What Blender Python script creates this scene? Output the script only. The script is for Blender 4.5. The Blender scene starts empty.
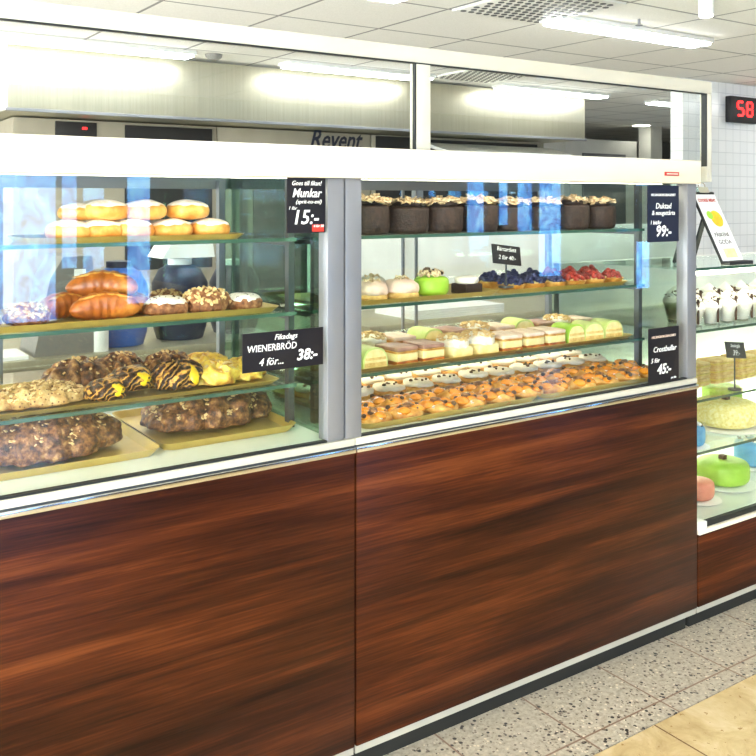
import bpy, bmesh, math, random
from mathutils import Vector, Matrix, noise
sc = bpy.context.scene
C = bpy.context.collection
PI = math.pi
# ---------------------------------------------------------------- camera
cam = bpy.data.cameras.new('camera')
cam.sensor_width = 36.0
cam.lens = 900 / 756 * 36.0
cam.shift_y = -178 / 756
cam.clip_start = 0.05
camo = bpy.data.objects.new('camera', cam)
camo.location = (0, -1.965, 1.5)
camo.rotation_euler = (math.radians(90), 0, math.radians(-34.25))
C.objects.link(camo)
sc.camera = camo
# ---------------------------------------------------------------- world, exposure, added fill light
w = bpy.data.worlds.new('world'); sc.world = w
w.use_nodes = True
w.node_tree.nodes['Background'].inputs[0].default_value = (0.75, 0.85, 1.0, 1)
w.node_tree.nodes['Background'].inputs[1].default_value = 0.6
sc.view_settings.view_transform = 'Standard'
sc.view_settings.look = 'None'
sc.view_settings.gamma = 1
sc.view_settings.use_curve_mapping = False
sc.view_settings.exposure = 0.76
TUBE = 15.0          # ceiling fixtures
CASE = 10.0          # lamps inside the display cases
DAY = 1.0            # shop windows behind the customers
def area(name, loc, rot, sx, sy, power, col):
    l = bpy.data.lights.new(name, 'AREA'); l.shape = 'RECTANGLE'; l.size = sx; l.size_y = sy
    l.energy = power; l.color = col
    o = bpy.data.objects.new(name, l); o.location = loc; o.rotation_euler = rot; C.objects.link(o)
    return o
# openings of the street front: x0, x1, z0, z1 (each gets a lit window further down)
WINS = [(1.30, 2.10, 0.45, 1.90), (2.14, 2.28, 0.9, 1.90), (2.72, 2.95, 0.55, 1.92), (6.73, 7.02, 1.12, 1.86), (7.22, 7.40, 1.2, 1.85), (7.52, 7.80, 1.12, 1.88), (7.88, 8.30, 0.55, 1.88), (9.68, 10.0, 0.3, 1.9), (-3.8, -0.6, 0.6, 2.1)]
# fill lights added at the left end wall to brighten the ceiling
area('ceiling_fill', (-4.96, -3.4, 1.3), (0, math.radians(-120), 0), 1.9, 4.6, 950, (0.93, 0.97, 1.0))
area('ceiling_fill', (-4.96, 4.0, 1.3), (0, math.radians(-120), 0), 1.9, 3.0, 560, (0.93, 0.97, 1.0))

# ---------------------------------------------------------------- material helpers
def mat(name):
    m = bpy.data.materials.new(name); m.use_nodes = True
    nt = m.node_tree
    return m, nt, nt.nodes['Principled BSDF']
def lin(c):
    return tuple(((v/255)/12.92 if v/255 <= .04045 else ((v/255+.055)/1.055)**2.4) for v in c) + (1,)
def coords(nt, scale=(1,1,1), rot=(0,0,0), kind='Object'):
    tc = nt.nodes.new('ShaderNodeTexCoord'); mp = nt.nodes.new('ShaderNodeMapping')
    mp.inputs['Scale'].default_value = scale; mp.inputs['Rotation'].default_value = rot
    nt.links.new(tc.outputs[kind], mp.inputs[0]); return mp.outputs[0]
def noise_n(nt, vec, scale, detail=3, rough=.5, dist=0):
    n = nt.nodes.new('ShaderNodeTexNoise'); n.inputs['Scale'].default_value = scale
    n.inputs['Detail'].default_value = detail; n.inputs['Roughness'].default_value = rough; n.inputs['Distortion'].default_value = dist
    nt.links.new(vec, n.inputs['Vector']); return n.outputs['Fac']
def ramp(nt, fac, stops):
    r = nt.nodes.new('ShaderNodeValToRGB'); e = r.color_ramp.elements
    e[0].position, e[0].color = stops[0]; e[1].position, e[1].color = stops[-1]
    for p, c in stops[1:-1]:
        x = e.new(p); x.color = c
    nt.links.new(fac, r.inputs[0]); return r.outputs[0]
def bump(nt, b, h, strength, dist=.01):
    n = nt.nodes.new('ShaderNodeBump'); n.inputs['Strength'].default_value = strength; n.inputs['Distance'].default_value = dist
    nt.links.new(h, n.inputs['Height']); nt.links.new(n.outputs[0], b.inputs['Normal'])
def mixc(nt, fac, a, b):
    m = nt.nodes.new('ShaderNodeMix'); m.data_type = 'RGBA'
    for v, k in ((fac, 0), (a, 6), (b, 7)):
        if hasattr(v, 'links'): nt.links.new(v, m.inputs[k])
        else: m.inputs[k].default_value = v
    return m.outputs[2]
def mth(nt, op, a, b=0.0, c=0.0):
    m = nt.nodes.new('ShaderNodeMath'); m.operation = op
    for i, v in enumerate((a, b, c)):
        if hasattr(v, 'links'): nt.links.new(v, m.inputs[i])
        else: m.inputs[i].default_value = v
    return m.outputs[0]
def plain(name, rgb, rough=.5, metal=0, var=.06, scale=6, coat=0):
    m, nt, b = mat(name)
    c = lin(rgb); f = noise_n(nt, coords(nt), scale, 2)
    d = tuple(max(0, v*(1-var*2)) for v in c[:3]) + (1,); l = tuple(min(1, v*(1+var)) for v in c[:3]) + (1,)
    nt.links.new(ramp(nt, f, [(.3, d), (.7, l)]), b.inputs['Base Color'])
    b.inputs['Roughness'].default_value = rough; b.inputs['Metallic'].default_value = metal
    b.inputs['Coat Weight'].default_value = coat
    return m
def pastry(name, cols, scale=45, rough=.5, bs=.5, specks=None, detail=4, coat=0):
    """cols: ramp of sRGB colours; specks: (rgb, voronoi scale, threshold)"""
    m, nt, b = mat(name)
    v = coords(nt)
    f = noise_n(nt, v, scale, detail, .6)
    n = len(cols)
    col = ramp(nt, f, [(.32+.36*i/(n-1), lin(c)) for i, c in enumerate(cols)])
    if specks:
        vo = nt.nodes.new('ShaderNodeTexVoronoi'); vo.inputs['Scale'].default_value = specks[1]
        nt.links.new(v, vo.inputs['Vector'])
        msk = mth(nt, 'LESS_THAN', vo.outputs['Distance'], specks[2])
        col = mixc(nt, msk, col, lin(specks[0]))
    nt.links.new(col, b.inputs['Base Color'])
    b.inputs['Roughness'].default_value = rough; b.inputs['Coat Weight'].default_value = coat
    b.inputs['Coat Roughness'].default_value = .25
    bump(nt, b, noise_n(nt, v, scale*2.2, 4, .7), bs, .004)
    return m
def glassm(name, tint, gloss=1.0, extra=0.0):
    m, nt, b = mat(name); nt.nodes.remove(b)
    out = nt.nodes['Material Output']
    tr = nt.nodes.new('ShaderNodeBsdfTransparent'); tr.inputs[0].default_value = tint + (1,)
    gl = nt.nodes.new('ShaderNodeBsdfGlossy'); gl.inputs['Roughness'].default_value = 0.015; gl.inputs['Color'].default_value = (1, 1, 1, 1)
    fr = nt.nodes.new('ShaderNodeFresnel'); ge = nt.nodes.new('ShaderNodeNewGeometry')
    nt.links.new(mth(nt, 'MULTIPLY_ADD', ge.outputs['Backfacing'], 1/1.5-1.5, 1.5), fr.inputs['IOR'])   # same reflectance on both faces of a thin pane
    f = mth(nt, 'MULTIPLY_ADD', fr.outputs[0], gloss, extra)
    f = mth(nt, 'MINIMUM', f, 0.9)
    mx = nt.nodes.new('ShaderNodeMixShader')
    nt.links.new(f, mx.inputs[0]); nt.links.new(tr.outputs[0], mx.inputs[1]); nt.links.new(gl.outputs[0], mx.inputs[2])
    nt.links.new(mx.outputs[0], out.inputs[0])
    return m
def emis(name, rgb, s):
    m, nt, b = mat(name)
    b.inputs['Base Color'].default_value = lin(rgb); b.inputs['Emission Color'].default_value = lin(rgb)
    b.inputs['Emission Strength'].default_value = s
    return m

M = {}
# walnut laminate, long horizontal grain
m, nt, b = mat('walnut_laminate')
v = coords(nt, (.55, 1, 11), (0, .004, 0))
f = noise_n(nt, v, 1.5, 7, .64, .35)
v2 = coords(nt, (2, 1, 90)); f2 = noise_n(nt, v2, 2.2, 4, .6)
f3 = mth(nt, 'ADD', mth(nt, 'MULTIPLY', f, .72), mth(nt, 'MULTIPLY', f2, .28))
nt.links.new(ramp(nt, f3, [(.36, lin((28, 10, 3))), (.46, lin((51, 21, 7))), (.54, lin((72, 32, 11))), (.66, lin((104, 53, 22)))]), b.inputs['Base Color'])
b.inputs['Roughness'].default_value = .33; b.inputs['Specular IOR Level'].default_value = .2
bump(nt, b, f2, .08, .002)
M['wood'] = m
# terrazzo tiles with dark chips
def joints(nt, px, ox, py, oy, wd, ybreak=None):
    tc = nt.nodes.new('ShaderNodeTexCoord'); sp = nt.nodes.new('ShaderNodeSeparateXYZ'); nt.links.new(tc.outputs['Object'], sp.inputs[0])
    def line(s, p, o):
        a = mth(nt, 'ADD', s, -o + p*200 + wd/2); a = mth(nt, 'MODULO', a, p); return mth(nt, 'LESS_THAN', a, wd)
    l = mth(nt, 'MAXIMUM', line(sp.outputs[0], px, ox), line(sp.outputs[1], py, oy))
    return l, sp
m, nt, b = mat('terrazzo')
v = coords(nt)
f = noise_n(nt, v, 60, 5, .7); base = ramp(nt, f, [(.3, lin((150, 139, 120))), (.5, lin((186, 176, 156))), (.7, lin((210, 201, 182)))])
for sc_, th, col in ((46, .26, (60, 52, 48)), (75, .3, (120, 106, 92)), (30, .16, (28, 26, 26)), (55, .22, (226, 214, 190))):
    vo = nt.nodes.new('ShaderNodeTexVoronoi'); vo.inputs['Scale'].default_value = sc_; nt.links.new(v, vo.inputs['Vector'])
    sub = noise_n(nt, v, sc_*.6, 1)
    k = mth(nt, 'MULTIPLY', mth(nt, 'LESS_THAN', vo.outputs['Distance'], th), mth(nt, 'GREATER_THAN', sub, .5))
    base = mixc(nt, k, base, lin(col))
l, sp = joints(nt, .33, 1.885, .33, -.213, .006)
l2 = mth(nt, 'LESS_THAN', mth(nt, 'ABSOLUTE', mth(nt, 'ADD', sp.outputs[1], .213)), .003)
l = mth(nt, 'MAXIMUM', l, l2)
base = mixc(nt, l, base, lin((140, 112, 92)))
nt.links.new(base, b.inputs['Base Color']); b.inputs['Roughness'].default_value = .35
M['terrazzo'] = m
m, nt, b = mat('cream_marble')
v = coords(nt)
f = noise_n(nt, v, 7, 8, .7, .6)
base = ramp(nt, f, [(.3, lin((178, 152, 104))), (.5, lin((206, 182, 134))), (.7, lin((224, 205, 164)))])
vo = noise_n(nt, v, 50, 3, .6); base = mixc(nt, mth(nt, 'GREATER_THAN', vo, .66), base, lin((165, 135, 88)))
l, sp = joints(nt, .6, 2.1, .3, -.28, .005)
base = mixc(nt, l, base, lin((120, 92, 60)))
nt.links.new(base, b.inputs['Base Color']); b.inputs['Roughness'].default_value = .25
M['marble'] = m
m, nt, b = mat('ceiling_tiles')
v = coords(nt)
f = noise_n(nt, v, 130, 3, .7)
base = ramp(nt, f, [(.35, lin((232, 231, 224))), (.6, lin((243, 242, 236)))])
l, sp = joints(nt, .65, 2.28, .64, 1.69, .018)
base = mixc(nt, l, base, lin((150, 150, 147)))
nt.links.new(base, b.inputs['Base Color']); b.inputs['Roughness'].default_value = .9
M['ceil'] = m
m, nt, b = mat('white_wall_tiles')
br = nt.nodes.new('ShaderNodeTexBrick'); br.offset = 0
nt.links.new(coords(nt, (1, 1, 1), (math.radians(90), 0, 0)), br.inputs['Vector'])
br.inputs['Scale'].default_value = 1; br.inputs['Brick Width'].default_value = .10; br.inputs['Row Height'].default_value = .10
br.inputs['Mortar Size'].default_value = .003
br.inputs['Color1'].default_value = lin((250, 251, 248)); br.inputs['Color2'].default_value = lin((246, 248, 245)); br.inputs['Mortar'].default_value = lin((222, 224, 222))
nt.links.new(br.outputs[0], b.inputs['Base Color']); b.inputs['Roughness'].default_value = .2
M['tile'] = m
# brushed stainless with fine vertical lines
m, nt, b = mat('brushed_steel')
f = noise_n(nt, coords(nt, (60, 60, .6)), 1.5, 3, .6)
nt.links.new(ramp(nt, f, [(.3, lin((178, 174, 152))), (.7, lin((192, 188, 166)))]), b.inputs['Base Color'])
b.inputs['Metallic'].default_value = .9
nt.links.new(ramp(nt, f, [(.3, (.40, .40, .40, 1)), (.7, (.5, .5, .5, 1))]), b.inputs['Roughness'])
bump(nt, b, f, .05, .002)
M['steel'] = m
M['alu'] = plain('anodised_aluminium', (128, 130, 134), .4, .3, .04)
M['alu_dark'] = plain('dark_aluminium', (70, 74, 74), .4, .5, .05)
M['chrome'] = plain('polished_chrome', (225, 225, 225), .1, 1.0, .02)
M['cream'] = plain('cream_lacquer', (240, 229, 202), .3, 0, .02)
M['frame'] = plain('offwhite_frame_paint', (204, 200, 182), .4, 0, .02)
M['white'] = plain('white_paint', (238, 238, 232), .5, 0, .03)
M['wall'] = plain('grey_wall_paint', (150, 150, 146), .8, 0, .05)
M['wallw'] = plain('white_wall_paint', (224, 224, 218), .8, 0, .03)
M['street_wall'] = plain('dark_street_front', (84, 78, 72), .8, 0, .2)
M['black'] = plain('matt_black', (20, 19, 20), .5, 0, .1)
M['gasket'] = plain('black_rubber', (26, 30, 28), .6, 0, .1)
M['grey'] = plain('grey_plastic', (120, 118, 112), .5, 0, .06)
M['kick'] = plain('kick_strip_metal', (190, 186, 170), .4, .2, .04)
M['plinth'] = plain('plinth_board', (34, 34, 28), .7, 0, .1)
M['navy'] = plain('dark_blue_plastic', (22, 30, 60), .45, 0, .1)
M['blue'] = plain('blue_plastic', (40, 90, 170), .4, 0, .08)
M['deck'] = plain('white_enamel_deck', (222, 228, 220), .3, 0, .02)
M['oven'] = plain('beige_oven_panel', (168, 160, 142), .5, .3, .04)
M['glass'] = glassm('clear_glass', (.97, .985, .975), 1.0)
M['front'] = glassm('case_front_glass', (.97, .985, .975), .9)
M['shelf'] = glassm('shelf_glass', (.90, .97, .93), .8)
M['side'] = glassm('green_side_glass', (.60, .78, .68), 1.0, .0)
M['side2'] = glassm('pale_side_glass', (.84, .94, .89), .8)
M['edge'] = plain('green_glass_edge', (60, 92, 76), .15, 0, .08, 9, .5)
M['gold'] = plain('gold_tray', (206, 178, 92), .35, .35, .06, 12)
M['paper'] = plain('white_paper', (244, 244, 240), .7, 0, .02)
M['chalk'] = plain('chalk_white_lettering', (245, 245, 240), .8, 0, .02)
M['signblack'] = plain('black_sign_card', (18, 14, 18), .4, 0, .1)
M['signnavy'] = plain('navy_sign_card', (14, 20, 42), .4, 0, .1)
M['red'] = plain('red_print', (190, 52, 36), .5, 0, .05)
M['tube'] = emis('fluorescent_diffuser', (250, 252, 255), TUBE)
M['led2'] = emis('added_lamp_tube', (255, 240, 214), 6.0)  # for the added corner and shelf lamps of the left case
M['led'] = emis('case_lamp_tube', (255, 246, 226), CASE)
M['redled'] = emis('red_led_segments', (255, 30, 30), 3.0)
M['spot'] = emis('spot_lens', (255, 250, 235), 8)
m, nt, b = mat('lit_shop_window')
f = noise_n(nt, coords(nt, (4, 4, 2.5)), 1.8, 7, .7, 1.2)
nt.links.new(ramp(nt, f, [(.34, (.01, .05, .22, 1)), (.45, (.04, .22, .75, 1)), (.55, (.10, .5, 1, 1)), (.68, (.5, .9, 1, 1))]), b.inputs['Emission Color'])
b.inputs['Emission Strength'].default_value = 6.0 * DAY
M['street'] = m
# food
M['bun'] = pastry('golden_bun_dough', [(190, 118, 40), (222, 158, 70), (236, 190, 110)], 22, .45, .15)
M['sugar'] = pastry('sugar_coating', [(236, 214, 190), (250, 240, 226), (255, 252, 246)], 70, .8, .5)
M['crust'] = pastry('glossy_brown_crust', [(120, 56, 14), (178, 96, 28), (220, 148, 60)], 16, .4, .15, coat=.15)
M['crumbbun'] = pastry('cinnamon_crumb_dough', [(96, 56, 30), (150, 96, 56), (196, 150, 100)], 60, .7, 1.0)
M['icing'] = pastry('white_icing', [(240, 232, 220), (252, 248, 240)], 60, .5, .4)
M['nib'] = pastry('pearl_sugar', [(244, 238, 226), (255, 255, 250)], 60, .6, .3)
M['almond'] = pastry('almond_flakes', [(206, 166, 104), (234, 206, 150)], 60, .6, .3)
M['braid'] = pastry('dark_braided_dough', [(38, 18, 8), (84, 44, 20), (138, 88, 44), (186, 140, 84)], 60, .45, 1.0, coat=.1)
M['palebraid'] = pastry('pale_almond_dough', [(150, 104, 56), (200, 160, 96), (226, 196, 138)], 40, .6, .9, ((110, 70, 36), 90, .22))
M['custard'] = pastry('yellow_custard', [(226, 176, 10), (248, 214, 30)], 40, .3, .2, coat=.3)
M['nut'] = pastry('dark_nut', [(50, 30, 16), (90, 58, 30)], 60, .6, .4)
M['choc'] = pastry('dark_chocolate', [(22, 12, 9), (42, 26, 20), (58, 38, 28)], 60, .6, .8)
M['curl'] = pastry('chocolate_curls', [(150, 110, 70), (224, 196, 150), (250, 236, 206)], 90, .5, .3)
M['swirl'] = None
m, nt, b = mat('chocolate_swirl_dough')
wv = nt.nodes.new('ShaderNodeTexWave'); wv.wave_type = 'RINGS'; wv.rings_direction = 'Y'
wv.inputs['Scale'].default_value = 26; wv.inputs['Distortion'].default_value = 5; wv.inputs['Detail'].default_value = 3; wv.inputs['Detail Scale'].default_value = 3
v = coords(nt); nt.links.new(v, wv.inputs['Vector'])
nt.links.new(ramp(nt, wv.outputs['Fac'], [(.2, lin((38, 16, 8))), (.5, lin((84, 40, 16))), (.75, lin((140, 82, 30))), (.95, lin((206, 156, 66)))]), b.inputs['Base Color'])
b.inputs['Roughness'].default_value = .35; bump(nt, b, wv.outputs['Fac'], .8, .006)
M['swirl'] = m
m = pastry('yellow_swirl_dough', [(176, 110, 30), (226, 176, 70), (246, 214, 90), (250, 230, 150)], 30, .4, .8)
M['yswirl'] = m
M['cream_'] = pastry('whipped_cream', [(240, 232, 214), (253, 248, 236)], 30, .5, .3)
M['yellowcream'] = pastry('vanilla_cream', [(236, 214, 140), (248, 234, 176)], 30, .5, .2)
M['green'] = pastry('green_marzipan', [(150, 200, 50), (172, 218, 72)], 14, .45, .08)
M['pgreen'] = pastry('pale_green_marzipan', [(196, 214, 120), (214, 226, 150)], 14, .45, .08)
M['skyblue'] = pastry('blue_marzipan', [(70, 150, 196), (100, 178, 216)], 14, .45, .08)
M['salmon'] = pastry('pink_marzipan', [(224, 122, 96), (236, 150, 120)], 14, .45, .08)
M['ycake'] = pastry('yellow_crumb_cake', [(226, 204, 110), (246, 232, 150), (252, 244, 190)], 80, .8, 1.0)
M['sponge'] = pastry('sponge_cake', [(214, 170, 90), (240, 212, 140)], 70, .8, .5)
M['mauve'] = pastry('mauve_icing', [(150, 104, 92), (186, 146, 128)], 30, .4, .15)
M['raspicing'] = pastry('pale_pink_cream', [(222, 190, 168), (244, 222, 204)], 30, .5, .3)
M['berryb'] = pastry('blueberries', [(24, 28, 58), (56, 62, 104)], 80, .4, .2)
M['berryr'] = pastry('red_berries', [(120, 26, 20), (186, 60, 44)], 80, .3, .2, coat=.4)
M['orange'] = pastry('apricot_fruit', [(214, 118, 16), (240, 160, 40)], 30, .25, .2, coat=.5)
M['danish'] = pastry('danish_dough', [(158, 96, 34), (206, 146, 60), (232, 190, 110)], 30, .4, .6)
M['bread'] = pastry('sandwich_bread', [(196, 150, 84), (226, 190, 120), (242, 218, 160)], 20, .7, .3)
M['filling'] = pastry('sandwich_filling', [(210, 170, 60), (240, 220, 130)], 40, .5, .3)
# ---------------------------------------------------------------- mesh helpers
def add_box(bm, c, s, rz=0, bev=0, rot=None):
    mt = Matrix.Translation(c) @ (rot if rot else Matrix.Rotation(rz, 4, 'Z')) @ Matrix.Diagonal((s[0], s[1], s[2], 1))
    r = bmesh.ops.create_cube(bm, size=1, matrix=mt)
    if bev > 0:
        es = list({e for v in r['verts'] for e in v.link_edges})
        bmesh.ops.bevel(bm, geom=es, offset=bev, segments=2, profile=.5, affect='EDGES')
    return bm
def bx(x0, x1, y0, y1, z0, z1, bev=0):
    bm = bmesh.new(); return add_box(bm, ((x0+x1)/2, (y0+y1)/2, (z0+z1)/2), (x1-x0, y1-y0, z1-z0), 0, bev)
def add_cyl(bm, c, r, h, seg=20, r2=None, rot=None):
    mt = Matrix.Translation(c) @ (rot if rot else Matrix.Identity(4))
    bmesh.ops.create_cone(bm, cap_ends=True, segments=seg, radius1=r, radius2=r if r2 is None else r2, depth=h, matrix=mt); return bm
def add_lathe(bm, prof, seg=28, c=(0, 0, 0), sx=1, sy=1):
    rings = []
    for r, z in prof:
        if r < 1e-5: rings.append([bm.verts.new((c[0], c[1], c[2]+z))])
        else: rings.append([bm.verts.new((c[0]+sx*r*math.cos(2*PI*i/seg), c[1]+sy*r*math.sin(2*PI*i/seg), c[2]+z)) for i in range(seg)])
    for a, b_ in zip(rings, rings[1:]):
        for i in range(seg):
            j = (i+1) % seg
            if len(a) == 1 and len(b_) == 1: continue
            if len(a) == 1: bm.faces.new((a[0], b_[i], b_[j]))
            elif len(b_) == 1: bm.faces.new((a[j], a[i], b_[0]))
            else: bm.faces.new((a[i], b_[i], b_[j], a[j]))
    bmesh.ops.recalc_face_normals(bm, faces=bm.faces); return bm
def add_tube(bm, pts, radii, seg=12, flat=1.0):
    pts = [Vector(p) for p in pts]; rings = []
    for k, p in enumerate(pts):
        t = (pts[min(k+1, len(pts)-1)] - pts[max(k-1, 0)]).normalized()
        up = Vector((0, 0, 1)) if abs(t.z) < .9 else Vector((1, 0, 0))
        a = t.cross(up).normalized(); b_ = a.cross(t).normalized()
        r = radii[k] if isinstance(radii, (list, tuple)) else radii
        rings.append([bm.verts.new(p + a*r*math.cos(2*PI*i/seg) + b_*r*flat*math.sin(2*PI*i/seg)) for i in range(seg)])
    for a, b_ in zip(rings, rings[1:]):
        for i in range(seg):
            j = (i+1) % seg; bm.faces.new((a[i], a[j], b_[j], b_[i]))
    bm.faces.new(rings[0][::-1]); bm.faces.new(rings[-1])
    bmesh.ops.recalc_face_normals(bm, faces=bm.faces); return bm
def add_prism(bm, outline, d0, d1, axis='y'):
    """outline of 2-D points in the xz plane, extruded along y (or in yz along x)"""
    def P(u, v, d): return (u, d, v) if axis == 'y' else (d, u, v) if axis == 'x' else (u, v, d)
    A = [bm.verts.new(P(u, v, d0)) for u, v in outline]; B = [bm.verts.new(P(u, v, d1)) for u, v in outline]
    n = len(A)
    bm.faces.new(A); bm.faces.new(B[::-1])
    for i in range(n): bm.faces.new((A[i], B[i], B[(i+1) % n], A[(i+1) % n]))
    bmesh.ops.recalc_face_normals(bm, faces=bm.faces); return bm
def dome_pt(rx, ry, h, a, ph, e=.8, base=.4):
    """a: 0 at the pole, PI at the underside"""
    c = h*base; sa = math.sin(a); ca = math.cos(a)
    k = (rx, ry)
    x = math.cos(ph)*rx*sa**e; y = math.sin(ph)*ry*sa**e
    z = c + ((h-c)*abs(ca)**e if ca >= 0 else -c*abs(ca)**.6)
    return Vector((x, y, z))
def dome(rx, ry, h, n=30, m=16, amp=0, fr=30, seed=0, a1=PI, off=0, e=.8, base=.4, wob=0, disp=None, at=(0, 0, 0)):
    bm = bmesh.new(); add_dome(bm, rx, ry, h, n, m, amp, fr, seed, a1, off, e, base, wob, disp, at); return bm
def add_dome(bm, rx, ry, h, n=30, m=16, amp=0, fr=30, seed=0, a1=PI, off=0, e=.8, base=.4, wob=0, disp=None, at=(0, 0, 0)):
    at = Vector(at); rings = []
    for i in range(m+1):
        row = []
        for j in range(n):
            ph = 2*PI*j/n
            am = a1*(1 + wob*noise.noise(Vector((math.cos(ph)*2+seed, math.sin(ph)*2, 5)))) if a1 < PI else PI
            a = am*i/m
            if i == 0: a = 1e-4
            p = dome_pt(rx, ry, h, min(a, PI), ph, e, base)
            d = Vector((p.x/rx, p.y/ry, (p.z-h*base)/h)).normalized()
            dd = off
            if amp: dd += amp*noise.noise(p*fr + Vector((seed*7.3, seed*3.1, 0)))
            if disp: dd += disp(p, a, ph)
            if a1 == PI and p.z < h*.12: dd *= .3
            p = p + d*dd
            if p.z < 0: p.z = 0
            row.append(p)
            if i == 0 or (i == m and a1 == PI): break
        rings.append([bm.verts.new(p + at) for p in row])
    for a, b_ in zip(rings, rings[1:]):
        for i in range(n):
            j = (i+1) % n
            if len(a) == 1: bm.faces.new((a[0], b_[i], b_[j]))
            elif len(b_) == 1: bm.faces.new((a[j], a[i], b_[0]))
            else: bm.faces.new((a[i], b_[i], b_[j], a[j]))
    if len(rings[-1]) > 1: # tuck the rim inward so a coating has thickness
        rim = [bm.verts.new(at + (v.co-at)*.93 + Vector((0, 0, 0))) for v in rings[-1]]
        for i in range(n):
            j = (i+1) % n; bm.faces.new((rings[-1][i], rim[i], rim[j], rings[-1][j]))
    bmesh.ops.recalc_face_normals(bm, faces=bm.faces)
    return bm
def flakes(cnt, rx, ry, h, size, seed, a_max=1.2, e=.8, base=.4, flat=.25, lift=.0, out=None, at=(0, 0, 0)):
    bm = out or bmesh.new(); R = random.Random(seed)
    for _ in range(cnt):
        a = a_max*math.sqrt(R.random()); ph = R.random()*2*PI
        p = dome_pt(rx, ry, h, a, ph, e, base); p.z += lift
        s = size*R.uniform(.6, 1.3)
        rot = Matrix.Rotation(R.uniform(0, PI), 4, 'Z') @ Matrix.Rotation(R.uniform(-.7, .7), 4, 'X') @ Matrix.Rotation(R.uniform(-.7, .7), 4, 'Y')
        add_box(bm, p + Vector(at), (s, s*.6, s*flat), rot=rot)
    return bm
def balls(spots, r, seg=8, amp=0, flat=.85):
    bm = bmesh.new()
    for k, p in enumerate(spots):
        rr = r*(1+.25*math.sin(k*2.7))
        bmesh.ops.create_uvsphere(bm, u_segments=seg, v_segments=6, radius=rr, matrix=Matrix.Translation(p) @ Matrix.Diagonal((1, 1, flat, 1)))
    return bm
def obj(name, bm, m, parent=None, smooth=True, loc=None):
    me = bpy.data.meshes.new(name); bm.to_mesh(me); bm.free()
    me.materials.append(M[m] if isinstance(m, str) else m)
    if smooth:
        me.shade_smooth() if hasattr(me, 'shade_smooth') else None
        me.set_sharp_from_angle(angle=math.radians(38))
    o = bpy.data.objects.new(name, me); C.objects.link(o)
    if parent: o.parent = parent
    if loc: o.location = loc
    return o
def tag(o, label, cat, group=None):
    o['label'] = label; o['category'] = cat
    if group: o['group'] = group
    return o
def thing(name, label=None, cat=None, loc=(0, 0, 0), rz=0, group=None):
    o = bpy.data.objects.new(name, None); o.empty_display_size = .05; C.objects.link(o); o.location = loc; o.rotation_euler = (0, 0, rz)
    if label: tag(o, label, cat, group)
    return o
def struct(name, bm, m, smooth=False):
    o = obj(name, bm, m, None, smooth); o['kind'] = 'structure'; return o
def dup(root, parent=None):
    r = root.copy(); C.objects.link(r); r.parent = parent
    for ch in list(root.children): dup(ch, r)
    return r
PROTO = {}
def put(kind, loc, label, cat, group, rz=0, s=1.0, sz=None):
    if kind in PROTO: r = dup(PROTO[kind])
    else: r = BUILD[kind](); PROTO[kind] = r
    r.location = loc; r.rotation_euler = (0, 0, rz); r.scale = (s, s, sz or s)
    tag(r, label, cat, group); return r
def text_bm(s, size, shear=0, off=0, ext=.0004, align='CENTER', sx=1.0):
    cu = bpy.data.curves.new('lettering', 'FONT'); cu.body = s; cu.size = size; cu.shear = shear; cu.offset = off
    cu.extrude = ext; cu.align_x = align; cu.align_y = 'CENTER'; cu.resolution_u = 2
    o = bpy.data.objects.new('lettering', cu); C.objects.link(o)
    bpy.context.view_layer.update()
    me = bpy.data.meshes.new_from_object(o.evaluated_get(bpy.context.evaluated_depsgraph_get()))
    bm = bmesh.new(); bm.from_mesh(me)
    bpy.data.objects.remove(o); bpy.data.curves.remove(cu); bpy.data.meshes.remove(me)
    bmesh.ops.transform(bm, matrix=Matrix.Rotation(PI/2, 4, 'X') @ Matrix.Diagonal((sx, 1, 1, 1)), verts=bm.verts)
    return bm
def lettering(s, size, parent, loc, m='chalk', shear=.25, off=.0, rot=0, align='CENTER', sx=1.0, name='lettering'):
    o = obj(name, text_bm(s, size, shear, off, .0004, align, sx), m, parent, False)
    o.location = loc; o.rotation_euler = (0, -rot, 0); return o
ORD = ['leftmost', 'second from left', 'third from left', 'fourth from left', 'fifth from left', 'sixth from left', 'seventh from left', 'eighth from left', 'ninth from left', 'tenth from left', 'eleventh from left', 'twelfth from left', 'thirteenth from left', 'fourteenth from left']
def ordn(i, n): return 'rightmost' if i == n-1 and n > 1 else ORD[i]

# ---------------------------------------------------------------- the room
struct('floor', bx(-5, 14, -.28, 8, -.05, 0), 'terrazzo')
struct('floor_marble', bx(-5, 14, -6.2, -.284, -.05, 0), 'marble')
struct('ceiling', bx(-5, 14, -6.2, 8, 2.49, 2.55), 'ceil')
struct('wall_back', bx(-5, 14, 8, 8.1, 0, 2.49), 'wall')
struct('wall_left', bx(-5.1, -5, -6.2, 8, 0, 2.49), 'wallw')
struct('wall_right', bx(14, 14.1, -6.2, 8, 0, 2.49), 'wallw')
struct('wall_tiled', bx(6.13, 13.99, 2.66, 2.78, 0, 2.487), 'tile')
bm = bmesh.new()   # street front: piers between the shop windows
xs = sorted(WINS)
px = -5
for (x0, x1, z0, z1) in xs:
    add_box(bm, ((px+x0)/2, -6.1, 1.245), (x0-px, .1, 2.49))
    add_box(bm, ((x1+x0)/2, -6.1, z0/2), (x1-x0, .1, z0)); add_box(bm, ((x1+x0)/2, -6.1, (z1+2.49)/2), (x1-x0, .1, 2.49-z1))
    px = x1
add_box(bm, ((px+14)/2, -6.1, 1.245), (14-px, .1, 2.49))
struct('wall_front', bm, M['street_wall'])
for i, (x0, x1, z0, z1) in enumerate(WINS): struct('window_%d' % (i+1), bx(x0, x1, -6.12, -6.10, z0, z1), 'street')

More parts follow.
